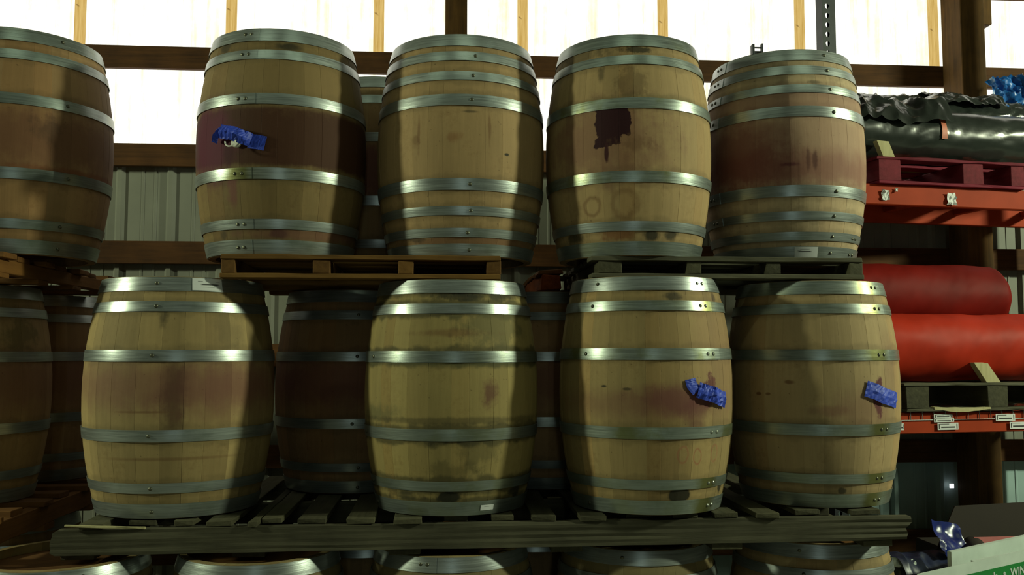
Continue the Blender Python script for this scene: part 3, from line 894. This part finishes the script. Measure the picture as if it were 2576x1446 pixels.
# ------------------------------------------------------------------ pallet rack on the right
A = R(8.0)
rk = empty('pallet_rack', (1.985, 4.46, 0), A)
setp(rk, 'pallet rack with orange-red beams and dark punched upright beside the barrels', 'rack')
RD, RL = .62, 1.95
def upright_mesh(h, z0):
    """channel column with teardrop holes in its front face"""
    bm = bmesh.new()
    wd, pitch, th = .078, .0508, .002
    def quad(a, b, c, d): bm.faces.new([bm.verts.new(p) for p in (a, b, c, d)])
    # right half plain with small slots, left half with tear drops (holes left open as polygons)
    n = int(h / pitch)
    tear = []
    for i in range(16):
        a = 2 * PI * i / 16
        rx = .0125 if math.sin(a) > -.2 else .0095
        tear.append((math.cos(a) * rx, math.sin(a) * .0125 + (-.005 if math.sin(a) < -.2 else 0)))
    for k in range(n):
        zc = z0 + pitch * (k + .5)
        hx, hz = .022, pitch / 2
        cx = .030
        outer = []
        for i in range(16):
            a = 2 * PI * i / 16
            c_, s_ = math.cos(a), math.sin(a)
            m_ = max(abs(c_), abs(s_))
            outer.append((c_ / m_ * hx, s_ / m_ * hz))
        vo = [bm.verts.new((cx + p[0], 0, zc + p[1])) for p in outer]
        vi = [bm.verts.new((cx + p[0], 0, zc + p[1])) for p in tear]
        vb = [bm.verts.new((cx + p[0], th, zc + p[1])) for p in tear]
        for i in range(16):
            j = (i + 1) % 16
            bm.faces.new((vo[i], vo[j], vi[j], vi[i])); bm.faces.new((vi[i], vi[j], vb[j], vb[i]))
    zt = z0 + n * pitch
    for xa, xb in ((0, .008), (.052, wd)):
        quad((xa, 0, z0), (xb, 0, z0), (xb, 0, zt), (xa, 0, zt))
    for x in (0, wd):
        quad((x, 0, z0), (x, .06, z0), (x, .06, zt), (x, 0, zt))
        xr = x + (.012 if x == 0 else -.012)
        quad((x, .06, z0), (xr, .06, z0), (xr, .06, zt), (x, .06, zt))
    bmesh.ops.remove_doubles(bm, verts=bm.verts, dist=1e-5)
    me = bpy.data.meshes.new('upright'); bm.to_mesh(me); bm.free()
    me.materials.append(M['dark_metal'])
    return me
up = upright_mesh(4.3, 0.0)
up_rear = upright_mesh(2.95, 0.0)
for s_, t_ in ((0, 0), (0, RD), (RL, 0), (RL, RD)):
    o = link('upright', up_rear if t_ else up, rk); o.location = (s_, t_, 0)
    if t_: o.rotation_euler = (0, 0, PI); o.location = (s_ + .078, t_ + .002, 0)
def beam(z0, z1, t0, name='beam'):
    b = box(name, (.078, t0, z0), (RL, t0 + .045, z1), M['red_steel'], rk, .004)
    return b
ZU, ZL = 2.59, 1.39
for zt in (ZU, ZL):
    bf = beam(zt - .108, zt, -.004)
    bb = beam(zt - .108, zt, RD - .05)
    for i in range(4):
        box('cross_bar', (.25 + i * .48, .041, zt - .05), (.29 + i * .48, RD - .05, zt - .012), M['red_steel'], rk, .003)
for z in (.35, 1.9, 2.9):
    box('brace', (.02, .06, z), (.05, RD - .05, z + .03), M['dark_metal'], rk, .002)
# wire deck on the lower level
wd = empty('wire_deck'); wd.parent = rk; wd.location = (0, 0, 0)
def rod(name, a, b, r, mat, parent, n=8):
    a, b = Vector(a), Vector(b); d = b - a
    q = d.to_track_quat('Z', 'Y').to_matrix()
    V, F = [], []
    for p in (a, b):
        for i in range(n):
            an = 2 * PI * i / n
            V.append(p + q @ Vector((math.cos(an) * r, math.sin(an) * r, 0)))
    for i in range(n): F.append((i, (i + 1) % n, n + (i + 1) % n, n + i))
    F.append(tuple(range(n))); F.append(tuple(range(n, 2 * n)))
    return link(name, mesh(name, V, F, True, 50), parent, mat)
rod('wire', (.08, -.010, ZL - .038), (RL, -.010, ZL - .038), .0022, M['wire'], wd)
for i in range(26):
    s_ = .10 + i * .069
    rod('wire', (s_, -.010, ZL - .04), (s_, -.010, ZL + .006), .0022, M['wire'], wd, 6)
    rod('wire', (s_, -.010, ZL + .004), (s_, RD, ZL + .004), .0022, M['wire'], wd, 6)
def rack_label(s0, s1, z0, z1, seed):
    L_ = empty('beam_label'); L_.parent = rk; L_.location = (s0, -.0145, z0); L_['label'] = 'white printed label on the beam'
    w_, h_ = s1 - s0, z1 - z0
    box('sheet', (0, 0, 0), (w_, .0012, h_), M['paper'], L_, 0)
    box('print', (w_ * .17, -.0006, h_ * .28), (w_ * .83, .0004, h_ * .48), M['ink'], L_, 0)
    box('print', (w_ * .10, -.0006, h_ * .78), (w_ * .55, .0004, h_ * .86), M['ink'], L_, 0)
    for q in (.06, .91): box('print', (w_ * q, -.0006, h_ * .15), (w_ * (q + .04), .0004, h_ * .85), M['ink'], L_, 0)
for k, (a, b, c, d) in enumerate(((.36, .40, .025, .060), (.47 + .13, .725, -.008 + .03, .058), (.47 + .11, .70, .062, .082), (.58, .69, .084, .104), (.955, 1.075, .062, .100), (1.04, 1.16, .020, .056))):
    rack_label(a, b, ZL - .108 + c - .004, ZL - .108 + d - .004, k)
# torn paper scraps on the upper beam
def scrap(s_, z_, sz, seed):
    rr = random.Random(seed)
    V, F = [], []
    n = 6
    for lay in (0, .0012):
        for i in range(n):
            for j in range(n):
                V.append(((i / (n - 1) - .5) * sz + rr.uniform(-1, 1) * sz * .07, -.006 - .02 * abs(mnoise.noise(Vector((i * .7, j * .7, seed)))) + lay, (j / (n - 1) - .5) * sz * 1.2 + rr.uniform(-1, 1) * sz * .07))
    o_ = n * n
    for i in range(n - 1):
        for j in range(n - 1):
            a = i * n + j
            F.append((a, a + 1, a + n + 1, a + n)); F.append((o_ + a, o_ + a + 1, o_ + a + n + 1, o_ + a + n))
    o = link('paper_scrap', mesh('scrap', V, F), rk, M['paper']); o.location = (s_, -.004, z_); o['label'] = 'torn white paper scrap'
scrap(.335, ZU - .060, .042, 3); scrap(.402, ZU - .030, .016, 4); scrap(.735, ZU - .066, .052, 6)

def rp(s_, t_, z_):
    """place in the rack's own frame"""
    c_, n_ = math.cos(A), math.sin(A)
    return Vector((1.985 + c_ * s_ - n_ * t_, 4.46 + n_ * s_ + c_ * t_, z_))

def rack_pallet(label, s0, s1, t0, t1, z0, z1, blocks, mx, my, seed, rz=0.0):
    root = empty('pallet', rp((s0 + s1) / 2, (t0 + t1) / 2, z0), A + rz)
    setp(root, label, 'pallet', 'pallets on the rack')
    cs, ct = (s0 + s1) / 2, (t0 + t1) / 2
    h = z1 - z0
    for a, b in blocks:
        box('stringer', (a - cs, t0 - ct + .004, .014), (b - cs, t1 - ct, h - .016), my, root, .004, .002, seed)
    for i in range(4):
        t = t0 + (t1 - t0 - .09) * i / 3
        box('deck_board', (s0 - cs, t - ct, h - .016), (s1 - cs, t - ct + .09, h), mx, root, .002, .0025, seed + i)
        if i in (0, 3):
            box('deck_board', (s0 - cs + .01, t - ct, 0), (s1 - cs - .01, t - ct + .09, .014), mx, root, .002, .0025, seed + 1)
    return root
rack_pallet('crimson-stained wooden pallet on the upper orange beam under the black roll', .28, 1.20, -.03, .60, ZU + .001, ZU + .145,
            [(.29, .425), (.80, .93), (1.1, 1.19)], M['redpal_x'], M['redpal_y'], 3)
rack_pallet('grey splintered pallet on the lower rack beam under the red rolls', .40, 1.62, -.03, .60, ZL + .008, ZL + .155,
            [(.41, .55), (.90, 1.03), (1.48, 1.61)], M['grey_x'], M['grey_y'], 7)
# splintered board hanging off the lower pallet
def splinter():
    V, F = [], []
    n = 14
    for i in range(n + 1):
        q = i / n
        x = q * .34
        wv = .012 * (1 - .55 * abs(q - .45) * 2) + .003 * mnoise.noise(Vector((q * 9, 0, 0)))
        zc = -.010 * math.sin(q * PI * .9) + .004 * mnoise.noise(Vector((q * 5, 3, 0)))
        for y, z in ((-.012, -wv), (-.012, wv), (.02, wv), (.02, -wv)):
            V.append((x, y, zc + z))
    for i in range(n):
        for j in range(4):
            a, b = i * 4 + j, i * 4 + (j + 1) % 4
            F.append((a, b, b + 4, a + 4))
    F.append((0, 1, 2, 3)); F.append(tuple(n * 4 + j for j in range(4)))
    return mesh('splinter', V, F, False)
so = link('wood_strip', splinter(), None, M['pale_wood']); so.location = rp(.57, -.022, ZL + .024); so.rotation_euler = (0, 0, A)
setp(so, 'pale splintered slat hanging over the lower red beam', 'wood strip')

def roll_mesh(L, r, seed, amp=.006, cap=.05, n=72, m=96, folds=0.0, spiral=14):
    V, F = [], []
    for i in range(m + 1):
        q = i / m
        x = q * L
        e = min(q, 1 - q) * L
        rr = r * (1 - .22 * max(0, 1 - e / cap) ** 2)
        for j in range(n):
            a = 2 * PI * j / n
            d = mnoise.noise(Vector((x * 5, math.cos(a) * 1.6 + seed, math.sin(a) * 1.6))) * amp
            d += abs(mnoise.noise(Vector((x * spiral + a * 2.2, a * 1.5, seed * 2)))) * amp * folds
            d += mnoise.noise(Vector((x * 30 + a * 6, a * 5, seed * 4))) * amp * .25 * folds
            V.append((x, (rr + d) * math.cos(a), (rr + d) * math.sin(a)))
    for i in range(m):
        for j in range(n):
            a, b = i * n + j, i * n + (j + 1) % n
            F.append((a, b, b + n, a + n))
    F.append(tuple(range(n))); F.append(tuple(m * n + j for j in range(n)))
    return mesh('roll', V, F, True, 60)
def core(L, r0, parent):
    c_ = rod('core', (-.02, 0, 0), (L + .02, 0, 0), r0, M['card'], parent, 20)
    return c_
def roll(label, s0, t0, z0, L, r, mat, seed, amp, folds, group, rz=0):
    root = empty('plastic_roll', rp(s0, t0, z0), A + rz)
    setp(root, label, 'roll', group)
    link('wrap', roll_mesh(L, r, seed, amp, .06, folds=folds), root, mat)
    core(L, r * .22, root)
    return root
roll('bright red plastic-wrapped roll resting on the grey splintered pallet', .10, .17, ZL + .155 + .186, 1.75, .184, M['red_film'], 3, .007, .6, 'red rolls on the rack')
roll('red plastic-wrapped roll, colour darkened for shelf shade, stacked behind the bright red one', -.02, .40, ZL + .155 + .178 + .300, 1.34, .188, M['shaded_red_film'], 8, .007, .5, 'red rolls on the rack')
br1 = roll('black plastic-wrapped roll lying on the crimson pallet', .06, .18, ZU + .145 + .157, 1.75, .155, M['black_film'], 5, .006, 1.2, 'black rolls on the rack')
roll('wrinkled black plastic roll behind and above the front black roll', .30, .42, ZU + .145 + .157 + .17, 1.5, .138, M['black_film'], 12, .010, 2.2, 'black rolls on the rack')
def band_mesh(r, w_, a0, a1, seed):
    V, F = [], []
    n = 18
    for lay in (0, -.001):
        for i in range(n + 1):
            a = a0 + (a1 - a0) * i / n
            ww = w_ * (.75 + .5 * abs(mnoise.noise(Vector((i * .5, seed, 0)))) + .35 * i / n)
            for x in (-ww, 0, ww):
                V.append((x, -(r + lay) * math.cos(a), (r + lay + .002 * mnoise.noise(Vector((i, x * 50, 1)))) * math.sin(a)))
    o_ = (n + 1) * 3
    for i in range(n):
        for j in range(2):
            a = i * 3 + j
            F.append((a, a + 1, a + 4, a + 3)); F.append((o_ + a, o_ + a + 1, o_ + a + 4, o_ + a + 3))
        for j in (0, 2):
            a = i * 3 + j
            F.append((a, a + 3, o_ + a + 3, o_ + a))
    return mesh('band', V, F, True, 40)
o = link('tape_strip', band_mesh(.167, .015, R(95), R(-12), 3), br1, M['orange_tape']); o.location = (.67, 0, 0); o['label'] = 'faded red tape strip around the black roll'

def crumple(nx, ny, sx, sy, amp, seed, sc=4.0, drop=0.0, rid=True):
    V, F = [], []
    for lay in (0, -.0015):
        for i in range(nx + 1):
            for j in range(ny + 1):
                x, y = (i / nx - .5) * sx, (j / ny - .5) * sy
                p = Vector((x * sc, y * sc, seed))
                h = mnoise.noise(p) * .55
                h += (1 - 2 * abs(mnoise.noise(p * 2.3 + Vector((3, 1, 0))))) * .45 if rid else 0
                h += mnoise.noise(p * 6) * .15
                ex = 1 + .14 * mnoise.noise(Vector((y * 6, seed, 5)))
                V.append((x * ex, y * (1 + .16 * mnoise.noise(Vector((x * 6, seed, 9)))), h * amp + lay - drop * (2 * y / sy) ** 2))
    W = ny + 1
    o_ = (nx + 1) * W
    for i in range(nx):
        for j in range(ny):
            a = i * W + j
            F.append((a, a + 1, a + W + 1, a + W)); F.append((o_ + a, o_ + a + 1, o_ + a + W + 1, o_ + a + W))
        for j in (0, ny):
            a = i * W + j
            F.append((a, a + W, o_ + a + W, o_ + a))
    for i in (0, nx):
        for j in range(ny):
            a = i * W + j
            F.append((a, a + 1, o_ + a + 1, o_ + a))
    return mesh('sheet', V, F, True, 25)
def sheet(name, label, cat, loc, rot, mat, *a, **k):
    o = link(name, crumple(*a, **k), None, mat)
    o.location = loc; o.rotation_euler = rot
    return setp(o, label, cat)
sheet('plastic_sheet', 'crumpled black plastic sheeting heaped on the left of the black rolls', 'plastic sheet', rp(.40, .17, ZU + .145 + .157 * 2 + .050), (R(14), 0, A), M['black_film'], 70, 50, .78, .40, .075, 4, 3.6, .13)
sheet('plastic_sheet', 'loose black plastic flap folded over the rear black roll', 'plastic sheet', rp(1.12, .36, ZU + .145 + .157 + .17 + .150), (R(12), 0, A), M['black_film'], 40, 30, .5, .22, .035, 9, 7.0, .05)
sheet('blue_tarp', 'bright blue tarp scrap on the rolls at the top right picture edge', 'tarp', rp(1.56, .42, ZU + .145 + .157 + .17 + .20), (R(62), R(-12), A), M['tarp'], 36, 30, .34, .26, .10, 14, 6.0, .0)

# wooden chocks
def wedge(label, loc, rz, w_, d_, h_, top, mat):
    V = [(-w_ / 2, 0, 0), (w_ / 2, 0, 0), (w_ / 2, d_, 0), (-w_ / 2, d_, 0),
         (-w_ / 2 - top, 0, h_), (w_ / 2 - top, 0, h_ * .96), (w_ / 2 - top, d_, h_), (-w_ / 2 - top, d_, h_)]
    F = [(0, 1, 2, 3), (4, 5, 6, 7), (0, 1, 5, 4), (1, 2, 6, 5), (2, 3, 7, 6), (3, 0, 4, 7)]
    o = link('wood_chock', mesh('chock', V, F), None, mat)
    o.location = loc; o.rotation_euler = (0, 0, rz)
    return setp(o, label, 'wood chock')
wedge('pale wooden chock leaning against the bright red roll', rp(.94, -.028, ZL + .156), A, .085, .040, .105, .075, M['pale_wood'])
wedge('pale broken wooden chock under the black roll on the crimson pallet', rp(.365, -.012, ZU + .146), A, .07, .035, .085, .035, M['pale_wood'])
wedge('dim wooden chock left of the crimson pallet', rp(.22, .03, ZU + .001), A + .3, .02, .04, .10, -.02, M['pale_wood'])

# ------------------------------------------------------------------ clutter at the lower right corner
def para(name, pts, th):
    """thin stiff board given by four corner points"""
    P = [Vector(p) for p in pts]
    n = (P[1] - P[0]).cross(P[3] - P[0]).normalized() * th
    V = P + [p + n for p in P]
    F = [(0, 1, 2, 3), (4, 5, 6, 7)] + [(i, (i + 1) % 4, 4 + (i + 1) % 4, 4 + i) for i in range(4)]
    return mesh(name, V, F)
ct = empty('carton', (3.0, 4.42, 0), 0); setp(ct, 'big brown cardboard carton standing in the lower right corner', 'carton')
box('body', (-.48, -.28, 0), (.62, .26, .72), M['card'], ct, .006)
link('flap', para('flap', [(-.76, -.36, .70), (.60, -.02, .72), (.60, .06, .955), (-.567, -.27, .975)], .006), ct, M['card'])

def standing_board(name, label, cat, TL, TR, h, lean, th):
    root = empty(name, (TL[0], TL[1], 0)); setp(root, label, cat)
    a = Vector((0, 0, TL[2])); b = Vector((TR[0] - TL[0], TR[1] - TL[1], TR[2]))
    e = (b - a).normalized()
    out = Vector((e.y, -e.x, 0)).normalized()            # toward the aisle
    u = (Vector((0, 0, 1)) - out * lean); u = (u - e * u.dot(e)).normalized()
    nn = e.cross(u).normalized()
    L_ = (b - a).length
    q = lambda x, y, d=0.0: a + e * x + u * y + nn * d
    link('panel', para('panel', [q(0, -h), q(L_, -h), q(L_, 0), q(0, 0)], -th), root, M['foam'])
    return root, e, u, nn, q, L_
sg, e_, u_, n_, q_, L_ = standing_board('sign_board', 'white sign board with green printed panel and white letters, bottom right corner', 'sign', (1.893, 3.50, .822), (2.90, 3.945, .857), .80, -.05, .006)
link('print', para('print', [q_(.04, -.76, .0006), q_(L_ - .04, -.76, .0006), q_(L_ - .04, -.046, .0006), q_(.04, -.046, .0006)], .0004), sg, M['green'])
for txt, a_, b_, sz in (("r's", .455, -.098, .050), ('&', .540, -.094, .034), ('WINE', .592, -.098, .050)):
    cu = bpy.data.curves.new('lettering', 'FONT'); cu.body = txt; cu.size = sz; cu.extrude = .0006; cu.offset = .0012
    tmp = bpy.data.objects.new('lettering_tmp', cu); COL.objects.link(tmp)
    bpy.context.view_layer.update()
    me = bpy.data.meshes.new_from_object(tmp.evaluated_get(bpy.context.evaluated_depsgraph_get()))
    bpy.data.objects.remove(tmp, do_unlink=True)
    me.materials.clear()
    o = link('lettering', me, sg, M['foam'])
    mt = Matrix((e_, u_, n_)).transposed().to_4x4(); mt.translation = q_(a_, b_, .0018)
    o.matrix_local = mt
standing_board('foam_board', 'plain white foam board standing just behind the green sign', 'board', (2.255, 3.715, .820), (2.86, 3.99, .826), .80, -.03, .012)
standing_board('foam_board', 'taller white foam board with its left edge showing, rearmost of the white boards', 'board', (2.18, 3.752, .850), (2.84, 4.055, .870), .83, -.02, .020)
cr = empty('crate', (2.22, 3.96, 0), 0); setp(cr, 'dark crate under the blue sack in the lower right corner', 'crate')
box('body', (-.19, -.045, 0), (.24, .09, .74), M['dark_metal'], cr, .006)
pk = link('pink_card', para('pink', [(0, 0, 0), (.33, .08, .0), (.33, .10, .095), (0, .02, .110)], -.006), None, M['pink'])
pk.location = (2.475, 4.045, .735); setp(pk, 'pink card sheet behind the white foam boards', 'card')
def tube(r, L):
    V, F = [], []
    n = 32
    for x in (0, L):
        for rr in (r, r * .9):
            for i in range(n):
                a = 2 * PI * i / n
                V.append((rr * math.cos(a), x, rr * math.sin(a)))
    for i in range(n):
        j = (i + 1) % n
        F += [(i, j, 2 * n + j, 2 * n + i), (n + i, n + j, 3 * n + j, 3 * n + i), (i, j, n + j, n + i), (2 * n + i, 2 * n + j, 3 * n + j, 3 * n + i)]
    return mesh('tube', V, F, True, 40)
tb = link('cardboard_tube', tube(.050, .22), None, M['card']); tb.location = (2.40, 3.905, .792); tb.rotation_euler = (0, 0, R(-25))
setp(tb, 'open cardboard tube end above the white foam boards', 'tube')
sheet('plastic_bag', 'shiny dark blue plastic film beside the cardboard tube', 'plastic bag', (2.33, 4.02, .84), (R(55), R(10), R(20)), M['blue_film'], 34, 26, .20, .18, .05, 21, 4.0, .0)
sheet('plastic_bag', 'dark blue plastic sack slumped left of the white boards', 'plastic bag', (2.16, 3.96, .775), (R(12), 0, R(10)), plain('navy plastic sack', (.012, .018, .05, 1), .4, 0, .3, 10), 40, 30, .30, .22, .05, 23, 4.0, .05)
sheet('rag', 'crumpled pale rag at the bottom beside the right end barrel', 'rag', (2.06, 3.935, .775), (R(20), R(5), 0), M['foam'], 24, 18, .13, .08, .025, 27, 12.0, .02)
